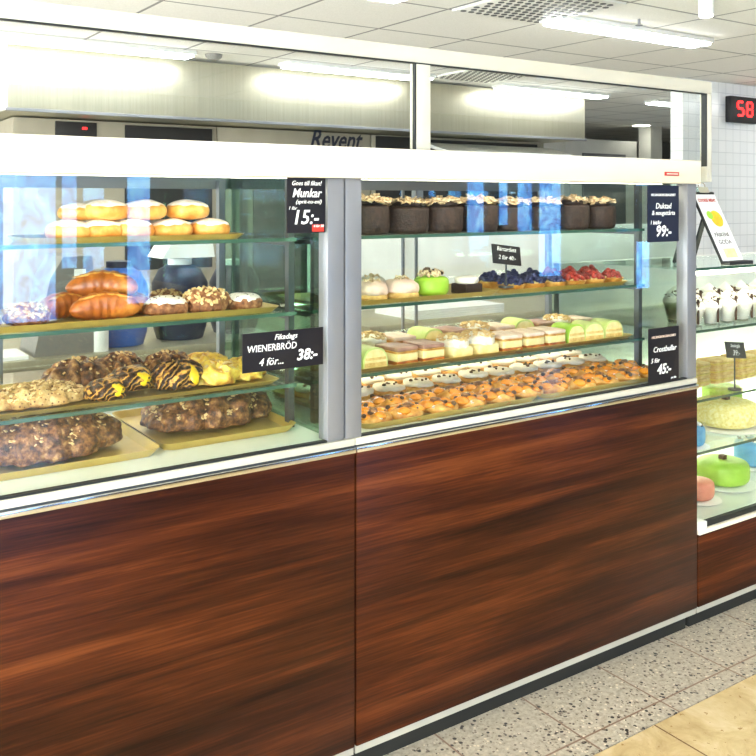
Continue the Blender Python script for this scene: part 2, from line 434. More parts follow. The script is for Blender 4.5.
# ceiling fixtures
def make_fixture():
    t = thing('ceiling_light')
    obj('housing', bx(-.655, .655, -.085, .085, 2.462, 2.489, .004), 'white', t)
    for y in (-.04, .04): obj('diffuser', bx(-.64, .64, y-.032, y+.032, 2.446, 2.463, .006), 'tube', t)
    return t
BUILD = {'fixture': make_fixture}
FX = [((1.71, 3.72, 0), 'twin tube ceiling light in front of left end of steel hood'),
      ((3.71, 3.72, 0), 'twin tube ceiling light in front of middle of steel hood, left of mullion'),
      ((5.82, 3.80, 0), 'twin tube ceiling light seen through right window pane by hood end'),
      ((7.86, 3.85, 0), 'farthest small ceiling light seen through right window pane'),
      ((4.14, 1.51, 0), 'large bright ceiling light beside the perforated vent')]
for i, (p, l) in enumerate(FX): put('fixture', p, l, 'ceiling light', 'fluorescent ceiling lights')
for x in (-.4, 3.2, 6.8, 10.4):
    for y in (-1.4, -2.6): put('fixture', (x, y, 0), 'added unseen ceiling light above the customer side of the shop', 'ceiling light', 'added customer side ceiling lights')  # unseen fixtures added to light the customer side
put('fixture', (2.0, 6.4, 0), 'added ceiling light deep in the bakery, hidden behind the hood', 'ceiling light', 'added rear bakery ceiling lights')  # rear fixtures added for light where the hood hides them
put('fixture', (4.5, 6.4, 0), 'added ceiling light deep in the bakery, hidden behind the hood', 'ceiling light', 'added rear bakery ceiling lights')
put('fixture', (-.4, 1.51, 0), 'added ceiling light above the serving aisle', 'ceiling light', 'serving aisle ceiling lights')
put('fixture', (1.87, 1.51, 0), 'added ceiling light above the serving aisle', 'ceiling light', 'serving aisle ceiling lights')  # added out of view to brighten the back counter
put('fixture', (7.9, 1.7, 0), 'added ceiling light above the far serving aisle', 'ceiling light', 'serving aisle ceiling lights')  # added out of view to brighten the tiled wall
def make_vent():
    t = thing('ceiling_vent')
    obj('frame', bx(-.31, .31, -.31, .31, 2.478, 2.489, .003), 'white', t)
    bm = bmesh.new(); R = random.Random(2)
    for i in range(11):
        for j in range(11):
            add_cyl(bm, (-.26+.052*i+(.026 if j % 2 else 0)-.013, -.26+.052*j, 2.4765), .016, .003, 8)
    obj('perforation', bm, 'alu_dark', t)
    return t
BUILD['vent'] = make_vent
put('vent', (3.255, 1.37, 0), 'square perforated ceiling vent at top of the photo beside bright light', 'vent', 'perforated ceiling vents')
put('vent', (4.7, 3.45, 0), 'perforated ceiling vent seen through the right window pane', 'vent', 'perforated ceiling vents')
t = thing('spotlight', 'white cylindrical ceiling spotlight near top right corner', 'spotlight', (3.765, .742, 0))
obj('body', add_cyl(bmesh.new(), (0, 0, 2.44), .036, .09, 24), 'white', t)
obj('lens', add_cyl(bmesh.new(), (0, 0, 2.392), .031, .01, 24), 'spot', t)
t = thing('sprinkler', 'small sprinkler head hanging from ceiling above the long light', 'sprinkler', (3.95, 1.30, 0))
bm = add_cyl(bmesh.new(), (0, 0, 2.474), .008, .034, 10); add_cyl(bm, (0, 0, 2.455), .02, .004, 12)
obj('head', bm, 'alu', t)
t = thing('smoke_detector', 'small grey detector on ceiling at end of left tube light', 'detector', (2.52, 3.72, 0))
obj('casing', add_lathe(bmesh.new(), [(0, 2.45), (.035, 2.452), (.055, 2.47), (.06, 2.489), (0, 2.489)]), 'grey', t)

t = thing('recessed_downlight', 'small round downlight in the far bakery ceiling, seen beside the pillar', 'ceiling light', (9.5, 5.85, 0))
obj('rim', add_cyl(bmesh.new(), (0, 0, 2.483), .13, .012, 24), 'white', t)
obj('lens', add_cyl(bmesh.new(), (0, 0, 2.475), .11, .008, 24), 'spot', t)

# exhaust hood
t = thing('exhaust_hood', 'long brushed steel exhaust hood hanging above the ovens', 'hood', (0, 0, 0))
obj('canopy', bx(1.24, 6.38, 3.94, 5.4, 2.062, 2.47, .006), 'steel', t)
obj('lip', bx(1.23, 6.39, 3.93, 3.945, 2.055, 2.075, .002), 'alu', t)
obj('end_cap', bx(1.215, 1.24, 3.935, 5.4, 2.06, 2.47), 'white', t)
# ovens under it
def oven(x0, x1, name, label, wins, cat='oven', doorm='oven'):
    t = thing(name, label, cat, (0, 0, 0))
    obj('body', bx(x0, x1, 4.3, 5.3, 0, 2.05, .008), doorm, t)
    for (a, b_, z0, z1) in wins:
        d = obj('oven_window', bx(a, b_, 4.285, 4.302, z0, z1, .004), 'black', t)
    return t
o1 = oven(1.35, 2.80, 'bakery_oven', 'dark fronted oven under the left half of the hood', [(1.62, 1.9, 1.86, 2.035), (2.1, 2.76, 1.0, 2.03)])
obj('indicator_light', bx(1.80, 1.83, 4.278, 4.286, 1.985, 2.0), 'redled', o1)
o2 = oven(2.81, 4.19, 'rack_oven', 'beige rack oven with dark script lettering under the hood', [(3.1, 3.9, .5, 1.6)])
lettering('Revent', .22, o2, (3.84, 4.296, 1.985), 'signnavy', .35, .004, 0, sx=.78)
o3 = oven(4.2, 6.2, 'deck_oven', 'black fronted oven under the right end of the hood', [(4.24, 4.66, 1.2, 2.04), (4.70, 6.1, 1.1, 2.03)])
t = thing('oven_canopy', 'white sloping canopy in front of the right oven', 'canopy', (0, 0, 0))
obj('sheet', add_prism(bmesh.new(), [(3.75, 1.86), (4.28, 2.0), (4.28, 1.97), (3.75, 1.83)], 4.75, 6.25, 'x'), 'white', t)
obj('lip', bx(4.75, 6.25, 3.74, 3.755, 1.80, 1.86), 'white', t)
# far end of the bakery
struct('pillar', bx(9.75, 9.98, 5.9, 6.1, 0, 2.49), 'white')
t = thing('cold_room', 'grey panelled cold room standing behind the hood end', 'cold room', (0, 0, 0))
obj('panel', bx(8.3, 9.65, 6.05, 7.9, 0, 2.28), 'wallw', t)
obj('door', bx(8.6, 9.4, 6.02, 6.055, .02, 2.1, .006), 'alu', t)
t = thing('far_window', 'bright bluish window in the far bakery seen beside the tiled wall', 'window', (0, 0, 0))  # bright far window, built as a glowing panel
obj('surround', bx(10.3, 11.3, 5.95, 6.0, 1.9, 2.16, .006), 'red', t)
obj('panel', bx(10.45, 11.25, 5.94, 5.952, 1.95, 2.14), emis('lit_far_window', (190, 225, 255), 2.0), t)

# upper glazing above the counter
t = thing('glass_partition', 'glass partition with cream frame standing on top of the counter', 'partition', (0, 0, 0))
Y = .05
obj('top_rail', bx(-1.2, 2.815, Y-.015, Y+.015, 1.88, 1.925, .003), 'frame', t)
obj('mullion', bx(1.489, 1.541, Y-.015, Y+.015, 1.6, 1.88, .003), 'frame', t)
obj('end_post', bx(2.786, 2.815, Y-.015, Y+.015, 1.565, 1.88, .003), 'frame', t)
obj('left_post', bx(.34, .415, Y-.025, Y+.025, 1.935, 2.489, .003), 'frame', t)
for x, q in ((1.484, -.004), (2.781, .006)): obj('seal', bx(x+.001, x+.0052, Y-.016, Y+q, 1.62, 1.88), 'gasket', t)
obj('top_seal', bx(-1.2, 2.786, Y-.016, Y-.006, 1.877, 1.881), 'gasket', t)
obj('pane', bx(-1.2, 1.484, Y-.004, Y+.004, 1.636, 1.877), 'glass', t, False)
obj('pane', bx(1.541, 2.784, Y-.004, Y+.004, 1.636, 1.877), 'glass', t, False)

# queue number display
t = thing('queue_display', 'black queue number display with red digits on the tiled wall', 'display', (0, 0, 0))
obj('housing', bx(6.683, 7.08, 2.60, 2.655, 2.155, 2.375, .006), 'black', t)
SEG = {'a': (0, 1, 1, 0), 'b': (1, .5, 0, 1), 'c': (1, 0, 0, 1), 'd': (0, 0, 1, 0), 'e': (0, 0, 0, 1), 'f': (0, .5, 0, 1), 'g': (0, .5, 1, 0)}
def digit(ch, x, z, wd, ht):
    bm = bmesh.new()
    on = {'5': 'afgcd', '8': 'abcdefg'}[ch]; th = .016
    for s_ in on:
        u, v_, hor, ver = SEG[s_]
        if hor: add_box(bm, (x+wd/2, 2.597, z+v_*ht), (wd-.012, .006, th))
        else: add_box(bm, (x+u*wd, 2.597, z+v_*ht+ht/4), (th, .006, ht/2-.012))
    return bm
obj('digit', digit('5', 6.775, 2.215, .075, .115), 'redled', t); obj('digit', digit('8', 6.905, 2.215, .075, .115), 'redled', t)

# ---------------------------------------------------------------- serving counter
t = thing('counter_fascia', 'long cream fascia beam running above both display cases', 'fascia', (0, 0, 0))
obj('beam', bx(-.9, 2.672, -.025, .07, 1.556, 1.636, .004), 'cream', t)
lp = obj('logo_plate', bx(2.475, 2.546, -.029, -.024, 1.581, 1.594), 'red', t)
obj('lettering', bx(2.482, 2.539, -.0305, -.0288, 1.5855, 1.5895), M['raspicing'], lp, False)

SH = [1.397, 1.195, 1.0]
def display_case(label, x0, x1, pL, pR, side, lamp):
    t = thing('display_case', label, 'display case', (0, 0, 0))
    W = .051
    # wooden front and base
    obj('front_panel', bx(pL+.003, pR-.002, -.012, .01, .088, .848, .001), 'wood', t)
    obj('kick_strip', bx(pL+.003, pR-.002, -.006, .008, .066, .086), 'kick', t)
    obj('plinth', bx(pL+.003, pR-.003, .035, .69, 0, .10), 'plinth', t)
    obj('carcass', bx(pL+.01, pR-.01, .012, .70, .07, .845), 'grey', t)
    obj('chrome_strip', bx(pL+.001, pR, -.018, .012, .848, .862, .002), 'chrome', t)
    obj('sill_rail', bx(pL+.001, pR, -.012, .012, .866, .884, .003), 'frame', t)
    obj('sill_groove', bx(pL+.001, pR, -.008, .012, .862, .866), 'alu_dark', t)
    obj('glazing_bead', bx(x0+W, x1-W, -.004, .012, .884, .889), 'gasket', t)
    obj('deck', bx(x0+.005, x1-.005, .012, .70, .846, .878), 'deck', t)
    # uprights
    obj('stile', bx(x0+.002, x0+W, -.006, .04, .885, 1.556, .002), 'alu', t)
    obj('stile', bx(x1-W, x1-.002, -.006, .04, .885, 1.556, .002), 'alu', t)
    for y in (.215, .67):
        for x in (x0+.04, x1-.04):
            obj('support_post', bx(x-.009, x+.009, y-.011, y+.011, .878, 1.56), 'alu_dark' if y < .3 else 'alu', t)
    obj('roof', bx(x0+.003, x1-.003, .072, .70, 1.575, 1.59), 'alu', t)
    obj('lamp', bx(x0+.06, x1-.06, .085, .115, 1.556, 1.574, .004), 'led', t)
    obj('added_corner_lamp', bx(x0+.020, x0+.034, .045, .062, .93, 1.53, .003), lamp, t)  # added lamp hidden behind the stile to brighten the pastries
    obj('rear_rail', bx(x0+.003, x1-.003, .685, .71, 1.535, 1.575), 'alu', t)
    obj('rear_rail', bx(x0+.003, x1-.003, .685, .71, .878, .9), 'alu', t)
    xm = (x0+x1)/2
    for a, b_, y in ((x0+.01, xm+.03, .690), (xm-.03, x1-.01, .702)):
        d = obj('rear_door', bx(a, b_, y-.003, y+.003, .9, 1.535), 'glass', t, False)
        for xx in (a, b_-.008): obj('door_edge', bx(xx, xx+.008, y-.005, y+.005, .9, 1.535), 'alu', d)
    obj('front_glass', bx(x0+W, x1-W, .012, .018, .885, 1.57), 'front', t, False)
    for x in (x0+.012, x1-.012): obj('side_glass', bx(x-.003, x+.003, .05, .69, .88, 1.57), side, t, False)
    for z in SH:
        s_ = obj('glass_shelf', bx(x0+.02, x1-.03, .195, .60, z-.009, z), 'shelf', t, False)
        obj('shelf_edge', bx(x0+.02, x1-.03, .1935, .1955, z-.0095, z), 'edge', s_, False)
        if z < 1.3: obj('added_shelf_lamp', bx(x0+.08, x1-.09, .45, .462, z-.018, z-.0105, .002), lamp, s_)  # lamp added out of sight to brighten what lies below the shelf
        for x in (x0+.04, x1-.04):
            obj('shelf_bracket', bx(x-.006, x+.006, .2, .60, z-.022, z-.0095), 'alu_dark', s_)
    return t
display_case('left glass pastry display case with walnut front, holding buns and braided loaves', -.20, 1.2305, -.70, 1.259, 'side', 'led2')
display_case('middle glass pastry display case with walnut front, holding chocolate cakes and danishes', 1.2315, 2.672, 1.260, 2.668, 'side2', 'led')

# third, lower case
t = thing('cake_display_case', 'lower glass cake display case at right edge, walnut base and glass top', 'display case', (0, 0, 0))
X0, X1 = 2.673, 4.6
obj('front_panel', bx(X0, X1, -.012, .01, .088, .338, .001), 'wood', t)
obj('kick_strip', bx(X0, X1, -.006, .008, .066, .086), 'kick', t)
obj('plinth', bx(X0+.01, X1, .035, .69, 0, .10), 'plinth', t)
obj('carcass', bx(X0+.005, X1, .012, .70, .07, .336), 'grey', t)
obj('sill_rail', bx(X0, X1, -.018, .012, .338, .352, .003), 'cream', t)
obj('glazing_bead', bx(X0+.05, X1, -.006, .012, .355, .373), 'gasket', t)
obj('corner_cap', bx(X0, X0+.05, -.012, .03, .352, .378, .003), 'white', t)
obj('deck', bx(X0+.005, X1, .013, .70, .34, .36), 'deck', t)
obj('front_glass', bx(X0+.002, X1, .012, .018, .373, 1.25), 'front', t, False)
obj('side_glass', bx(X0+.002, X0+.008, .02, .69, .36, 1.25), 'glass', t, False)
tp = obj('glass_top', bx(X0+.001, X1, .008, .42, 1.252, 1.262), 'shelf', t, False)
obj('top_edge', bx(X0+.001, X1, .006, .0085, 1.2515, 1.262), 'edge', tp, False)
for z, y0 in ((1.036, .04), (.76, .12), (.602, .04)):
    s_ = obj('glass_shelf', bx(X0+.012, X1, y0, .62, z-.009, z), 'shelf', t, False)
    obj('shelf_edge', bx(X0+.012, X1, y0-.002, y0+.0004, z-.0095, z), 'edge', s_, False)
obj('lamp', bx(X0+.05, X1, .03, .055, 1.232, 1.25, .004), 'led', t)
obj('lamp', bx(X0+.05, X1, .60, .62, .73, .75, .004), 'led', t); obj('lamp', bx(X0+.05, X1, .60, .62, .57, .59, .004), 'led', t)  # rear lamps added to brighten the cake shelves
obj('back_panel', bx(X0+.01, X1, .66, .69, .36, 1.24), 'white', t)
# ---------------------------------------------------------------- signs
def sign_card(label, x0, x1, z0, z1, m, y=-.0095, rot=0):
    cx, cz = (x0+x1)/2, (z0+z1)/2
    t = thing('price_sign', label, 'price sign', (cx, y, cz)); t.rotation_euler = (0, -rot, 0)
    w_, h_ = x1-x0, z1-z0
    obj('card', bx(-w_/2, w_/2, -.0012, .0012, -h_/2, h_/2), m, t, False)
    return t
F = -.0016
t = sign_card('black chalk sign advertising buns at 15, hung at top right of left case', 1.060, 1.170, 1.418, 1.555, 'signblack')
lettering('Goes till fikan!', .0165, t, (0, F, .055), shear=.3, sx=.88)
lettering('Munkar', .031, t, (0, F, .030), shear=.3, off=.0003, sx=.86)
lettering('(sprit-nu-enl)', .014, t, (.006, F, .009), shear=.3)
lettering('1 för', .012, t, (-.04, F, -.007), shear=.3)
lettering('15:-', .050, t, (-.004, F, -.031), shear=.2, off=.0006, sx=1.0)
obj('stamp', bx(.016, .05, F-.0004, F, -.066, -.048), 'red', t, False)
lettering('4 för 50', .009, t, (.034, F-.001, -.052), shear=.2)
t = sign_card('wide black chalk sign for pastries at 38 on left case glass', .940, 1.163, 1.086, 1.180, 'signblack')
lettering('Fikadags', .019, t, (.005, F, .032), shear=.3, sx=1.0)
lettering('WIENERBRÖD', .0235, t, (-.032, F, .008), shear=.1, sx=.9)
lettering('4 för...', .026, t, (-.035, F, -.026), shear=.25)
lettering('38:-', .038, t, (.064, F, -.018), shear=.2, off=.0008)
t = sign_card('dark blue price sign at 99 at top right of the middle case', 2.407, 2.568, 1.360, 1.549, 'signnavy')
lettering('HELSINGBORGSBAGERIET', .0115, t, (0, F, .062), shear=.0, sx=.95)
lettering('Duktad', .027, t, (0, F, .025), shear=.15)
lettering('& nougattårta', .0215, t, (0, F, .002), shear=.15)
lettering('1 bit/kr', .019, t, (-.04, F, -.030), shear=.2)
lettering('99:-', .052, t, (.0, F, -.060), shear=.15, off=.001)
t = sign_card('black chalk price sign at 45 in the lower right corner of middle case', 2.412, 2.568, .889, 1.073, 'signblack')
lettering('HELSINGBORGSBAGERIET', .011, t, (0, F, .062), shear=.0, m='raspicing', sx=.98)
lettering('Crostbullar', .026, t, (.004, F, .020), shear=.25)
lettering('5 för', .022, t, (-.045, F, -.016), shear=.25)
lettering('45:-', .046, t, (.0, F, -.048), shear=.2, off=.001)
lettering('per bit', .010, t, (.05, F, -.080), shear=.2)
def sign_on_stick(label, x, y, z0, z1, w_, top, lines, name='sign_holder', m='signblack', lean=.25):
    t = thing(name, label, 'price sign', (x, y, z0))
    obj('foot', add_cyl(bmesh.new(), (0, 0, .003), .025, .006, 20), 'alu_dark', t)
    obj('stick', add_cyl(bmesh.new(), (0, 0, (top-z0-.03)/2), .003, top-z0-.03, 8), 'alu_dark', t)
    h_ = z1
    c = obj('card', bx(-w_/2, w_/2, -.0012, .0012, -h_/2, h_/2), m, t, False)
    c.location = (-.004, -.006, top-z0-h_/2); c.rotation_euler = (-lean, .12, 0)
    for s_, sz_, dz in lines: lettering(s_, sz_, c, (0, F, dz))
    return t
sign_on_stick('small tilted dark sign on a stick behind blueberry tarts in middle case', 2.01, .24, 1.2125, .064, .125, 1.352, [('Bärtartlett', .020, .018), ('2 för 40:-', .020, -.01)])
sign_on_stick('small grey sign on a stick beside stacked sandwiches in right case', 3.12, .15, .76, .062, .125, .948, [('Smörgås', .018, .016), ('39:-', .030, -.012)], m='alu_dark')

# poster easel on the glass top of the right-hand case
t = thing('poster_easel', 'black framed poster leaning back on the glass top of the right case', 'menu stand', (2.965, .05, 1.262))
lean = math.radians(27)
bd = obj('board', bx(-.068, .068, -.004, .004, .0, .30, .002), 'black', t); bd.rotation_euler = (-lean, 0, 0)
obj('poster', bx(-.060, .064, -.0052, -.0042, .012, .288), 'paper', bd, False)
lettering('COOKIE MENY', .019, bd, (0, -.006, .262), 'red', 0, .0004, sx=.85)
obj('lemon_picture', add_cyl(bmesh.new(), (.012, -.006, .185), .034, .0008, 24, rot=Matrix.Rotation(PI/2, 4, 'X')), 'custard', bd, False)
obj('leaf_picture', add_cyl(bmesh.new(), (-.022, -.0062, .200), .017, .0008, 16, rot=Matrix.Rotation(PI/2, 4, 'X')), 'green', bd, False)
lettering('PÅSKENS', .022, bd, (0, -.006, .118), 'grey', 0, .0004)
lettering('GODA', .026, bd, (0, -.006, .088), 'grey', 0, .0004)
obj('biscuit_picture', bx(-.03, .04, -.0062, -.0052, .025, .062), 'yellowcream', bd, False)
obj('ledge', bx(-.072, .072, -.035, .004, -.0, .014, .002), 'black', t)
leg = obj('rear_leg', bx(-.064, -.04, -.004, .004, -.285, 0), 'black', t); leg.location = (-.004, .128, .268); leg.rotation_euler = (math.radians(18), 0, 0)
leg = obj('rear_leg', bx(.04, .064, -.004, .004, -.285, 0), 'black', t); leg.location = (-.004, .128, .268); leg.rotation_euler = (math.radians(18), 0, 0)
cl = obj('clip', add_prism(bmesh.new(), [(-.014, 0), (.014, 0), (.004, .022), (-.004, .022)], -.03, .03, 'x'), 'chrome', t, False); cl.location = (0, .137, .266)
bm = add_tube(bmesh.new(), [(-.02+.02*math.cos(a)+.02, 0, .022+.016*math.sin(a)) for a in [k*PI/8 for k in range(9)]], .002, 8)
obj('clip_handle', bm, 'chrome', cl)

# ---------------------------------------------------------------- trays
def tray(label, x0, x1, y0, y1, z, rim=.018, group='gold serving trays', m='gold', name='serving_tray'):
    t = thing(name, label, 'tray', ((x0+x1)/2, (y0+y1)/2, z), 0, group)
    w_, d_ = (x1-x0)/2, (y1-y0)/2
    bm = bmesh.new()
    def loop(a, b_, zz, r=.03):
        out = []
        for cx, cy, s0 in ((a-r, b_-r, 0), (-a+r, b_-r, 1), (-a+r, -b_+r, 2), (a-r, -b_+r, 3)):
            for k in range(5):
                th = s0*PI/2 + k*PI/8; out.append(bm.verts.new((cx+r*math.cos(th), cy+r*math.sin(th), zz)))
        return out
    L = [loop(w_-.012, d_-.012, .0), loop(w_-.002, d_-.002, rim), loop(w_+.0, d_+.0, rim), loop(w_-.003, d_-.003, rim-.001), loop(w_-.015, d_-.015, .003)]
    L = [loop(w_-.014, d_-.014, .0), loop(w_, d_, rim), loop(w_-.003, d_-.003, rim), loop(w_-.017, d_-.017, .003)]
    for a, b_ in zip(L, L[1:]):
        for i in range(20): bm.faces.new((a[i], a[(i+1) % 20], b_[(i+1) % 20], b_[i]))
    bm.faces.new(L[0][::-1]); bm.faces.new(L[-1])
    bmesh.ops.recalc_face_normals(bm, faces=bm.faces)
    obj('base', bm, m, t)
    return t
Z1, Z2, Z3, ZD = SH[0], SH[1], SH[2], .878
tray('gold tray of sugared buns on top shelf of left case', .50, 1.06, .205, .45, Z1, .014)
tray('gold tray under rolls and crumb buns on middle shelf of left case', .30, 1.165, .205, .56, Z2, .016)
tray('pale gold tray under braids and custard pastries on third shelf of left case', .22, 1.165, .205, .56, Z3, .012)
tray('gold tray holding the large dark braided loaf at left, case floor', .34, .800, .135, .575, ZD, .02)
tray('gold tray holding the second braided loaf, right of the first, on case floor', .806, 1.19, .155, .575, ZD, .02)
tray('gold tray of assorted cream pastries on second shelf of middle case', 1.29, 1.965, .205, .50, Z2, .014)
tray('gold tray of berry tarts on second shelf of middle case', 1.97, 2.585, .205, .50, Z2, .014)
tray('gold tray of cake slices on left of third shelf in middle case', 1.29, 2.06, .205, .54, Z3, .012)
tray('gold tray of marzipan rolls on right of third shelf in middle case', 2.065, 2.61, .205, .54, Z3, .012)
tray('large gold tray of fruit danishes on left of middle case floor', 1.33, 1.99, .05, .62, ZD, .018)
tray('large gold tray of fruit danishes on right of middle case floor', 1.995, 2.615, .05, .62, ZD, .018)

# ---------------------------------------------------------------- pastries
def b_bun():
    t = thing('sugared_bun')
    obj('dough', dome(.058, .058, .052, 32, 16, .003, 25, 1, e=.92, base=.45), 'bun', t)
    obj('sugar_coating', dome(.058, .058, .052, 32, 10, .003, 25, 1, a1=1.05, off=.0012, e=.92, base=.45, wob=.35), 'sugar', t)
    return t
def b_roll():
    t = thing('glazed_roll')
    pts, rad = [], []
    for k in range(25):
        u = k/24*2-1
        pts.append((.085*u, .022*(1-u*u)-.01, .034+.004*math.cos(u*3))); rad.append(max(.004, .036*(1-abs(u)**2.6)**.6*(1+.05*math.cos(u*22))))
    obj('dough', add_tube(bmesh.new(), pts, rad, 20, .95), 'crust', t)
    obj('fold', add_tube(bmesh.new(), [(p[0]*.8, p[1]-.012, p[2]+.028) for p in pts], [r*.22 for r in rad], 8, .5), 'bun', t)
    return t
def b_crumb():
    t = thing('crumb_bun')
    obj('dough', dome(.058, .056, .056, 44, 24, .012, 70, 4, e=.85), 'crumbbun', t)
    o = obj('crumbs', flakes(110, .059, .057, .057, .009, 5, 1.5, .85, flat=.7), 'almond', t, False)
    o['kind'] = 'stuff'; return t
def b_iced():
    t = thing('iced_bun')
    obj('dough', dome(.058, .056, .044, 36, 16, .006, 50, 7, e=.75), 'crumbbun', t)
    obj('icing', dome(.054, .052, .047, 36, 10, .003, 60, 8, a1=1.25, off=.002, e=.75, wob=.4), 'icing', t)
    o = obj('crumbs', flakes(26, .05, .05, .049, .006, 6, 1.0, .75), 'nut', t, False); o['kind'] = 'stuff'
    return t
def braid(rx, ry, h, dough, flake, nf, seed, name='braided_loaf', k=26, fs=.010, amp=.013):
    def f():
        t = thing(name)
        def disp(p, a, ph):
            s_ = 1 if p.y > 0 else -1
            g = abs(math.sin(p.x*PI/(rx*2/5.0) + s_*p.y*k))
            groove = math.exp(-(p.y/(ry*.12))**2)
            return amp*g - amp*.8*groove
        obj('dough', dome(rx, ry, h, 120, 44, amp*.9, 55, seed, e=1.08, base=.3, disp=disp), dough, t)
        o = obj('almond_flakes' if flake == 'almond' else 'pearl_sugar', flakes(nf, rx*.98, ry*.98, h+.003, fs, seed+3, 1.45, 1.08, .3, flat=.3, lift=.004), flake, t, False)
        o['kind'] = 'stuff'; return t
    return f
def b_custard():
    t = thing('custard_pastry')
    obj('dough', dome(.058, .055, .052, 44, 22, .010, 45, 11, e=.8), 'swirl', t)
    c = obj('custard', dome(.020, .017, .010, 24, 8, .004, 90, 3, e=.9, base=.2), 'custard', t)
    c.location = (.004, -.045, .030); c.rotation_euler = (math.radians(62), 0, 0)
    obj('nuts', balls([(.004+.011*math.cos(k*1.4), -.056, .032+.011*math.sin(k*1.4)) for k in range(1)], .0032), 'nut', t)
    return t
def b_pinwheel():
    t = thing('chocolate_swirl_pastry')
    def disp(p, a, ph): return .006*math.sin(ph*9+a*4)
    obj('dough', dome(.080, .060, .068, 72, 26, .008, 40, 21, e=.85, base=.45, disp=disp), 'swirl', t)
    c = obj('custard', dome(.014, .028, .010, 20, 8, .002, 60, 3, e=.7, base=.2), 'custard', t)
    c.location = (.012, -.052, .040); c.rotation_euler = (math.radians(60), 0, 0)
    return t
def b_yellowswirl():
    t = thing('almond_swirl_pastry')
    def disp(p, a, ph): return .005*math.sin(ph*7-a*6)
    obj('dough', dome(.066, .058, .058, 60, 24, .008, 45, 31, e=.85, base=.45, disp=disp), 'yswirl', t)
    o = obj('almond_flakes', flakes(40, .064, .056, .060, .010, 5, 1.2, .85), 'almond', t, False); o['kind'] = 'stuff'
    return t
def b_choccake():
    t = thing('chocolate_cake')
    obj('cake', dome(.069, .064, .084, 48, 22, .0035, 70, 9, e=.16, base=.5), 'choc', t)
    obj('cream_swirl', dome(.045, .045, .018, 30, 10, .006, 60, 3, e=.6, at=(0, 0, .082)), 'choc', t)
    o = obj('chocolate_curls', flakes(48, .058, .056, .022, .026, 12, 1.5, .7, .2, flat=.10, lift=.086), 'curl', t, False); o['kind'] = 'stuff'
    return t
def b_creambun(top='raspicing', nm='cream_pastry'):
    def f():
        t = thing(nm)
        obj('base', dome(.050, .048, .022, 30, 12, .003, 50, 2, e=.5), 'sponge', t)
        obj('cream', dome(.050, .047, .045, 36, 14, .009, 40, 5, e=.7, at=(0, 0, .012)), top, t)
        obj('topping', flakes(12, .022, .022, .015, .016, 5, 1.3, .7, lift=.046), 'curl', t, False)
        return t
    return f
def b_marz(top='green', nm='marzipan_cake', r=.055, h=.055):
    def f():
        t = thing(nm)
        obj('marzipan', dome(r, r*.95, h, 36, 18, .001, 30, 5, e=.5, base=.5), top, t)
        obj('nuts', flakes(26, r*.75, r*.75, .02, .014, 8, 1.4, .8, .2, flat=.5, lift=h-.006), 'curl', t, False)
        obj('chocolate_pieces', flakes(8, r*.6, r*.6, .024, .013, 18, 1.4, .8, .2, flat=.5, lift=h-.004), 'nut', t, False)
        return t
    return f
def b_darkslice():
    t = thing('layered_chocolate_slice')
    obj('cake', bx(-.038, .038, -.035, .035, 0, .032, .004), 'choc', t)
    obj('cream', dome(.040, .036, .026, 30, 10, .004, 50, 5, e=.5, at=(0, 0, .030)), 'cream_', t)
    return t
def b_tart(berry, nm):
    def f():
        t = thing(nm)
        obj('crust', add_lathe(bmesh.new(), [(0, 0), (.034, 0), (.046, .020), (.043, .021), (.034, .010), (0, .010)], 28), 'danish', t)
        R = random.Random(4); sp_ = []
        for k in range(46):
            a = R.random()*2*PI; r = .037*math.sqrt(R.random()); sp_.append(Vector((r*math.cos(a), r*math.sin(a), .022+.022*(1-(r/.037)**2)*R.uniform(.6, 1.2))))
        obj('custard', dome(.038, .038, .026, 24, 8, e=.7), 'yellowcream', t)
        o = obj('berries', balls(sp_, .0078), berry, t); o['kind'] = 'stuff'; return t
    return f
def arch(w_, h_, n=14, e=.75):
    return [(w_*math.copysign(abs(math.cos(a))**e, math.cos(a)), h_*abs(math.sin(a))**e) for a in [PI*k/n for k in range(n+1)]]
def b_rollslice(skin='green', nm='marzipan_roll_slice', L=.045):
    def f():
        t = thing(nm)
        obj('marzipan', add_prism(bmesh.new(), arch(.050, .062), -L, L), skin, t)
        obj('cream', add_prism(bmesh.new(), arch(.045, .057), -L-.0015, -L+.001), 'yellowcream', t)
        obj('sponge', bx(-.042, .042, -L-.003, -L, .004, .016), 'sponge', t)
        obj('sponge', bx(-.040, .040, -L-.003, -L, .024, .032), 'sponge', t)
        return t
    return f
def b_napoleon(top='mauve', nm='napoleon_slice'):
    def f():
        t = thing(nm)
        w_, d_ = .042, .055
        obj('pastry_base', bx(-w_, w_, -d_, d_, 0, .010, .002), 'crust', t)
        obj('vanilla_cream', bx(-w_+.001, w_-.001, -d_+.001, d_-.001, .010, .032, .003), 'yellowcream', t)
        obj('pastry_layer', bx(-w_, w_, -d_, d_, .032, .038, .002), 'danish', t)
        obj('icing', bx(-w_, w_, -d_, d_, .038, .050, .004), top, t)
        return t
    return f
def b_crumbslice():
    t = thing('crumble_cream_slice')
    obj('base', bx(-.042, .042, -.055, .055, 0, .030, .004), 'yellowcream', t)
    obj('cream', dome(.046, .058, .034, 40, 16, .010, 50, 8, e=.5, at=(0, 0, .022)), 'cream_', t)
    o = obj('crumbs', flakes(90, .044, .056, .038, .011, 6, 1.4, .5, lift=.024), 'almond', t, False); o['kind'] = 'stuff'
    return t
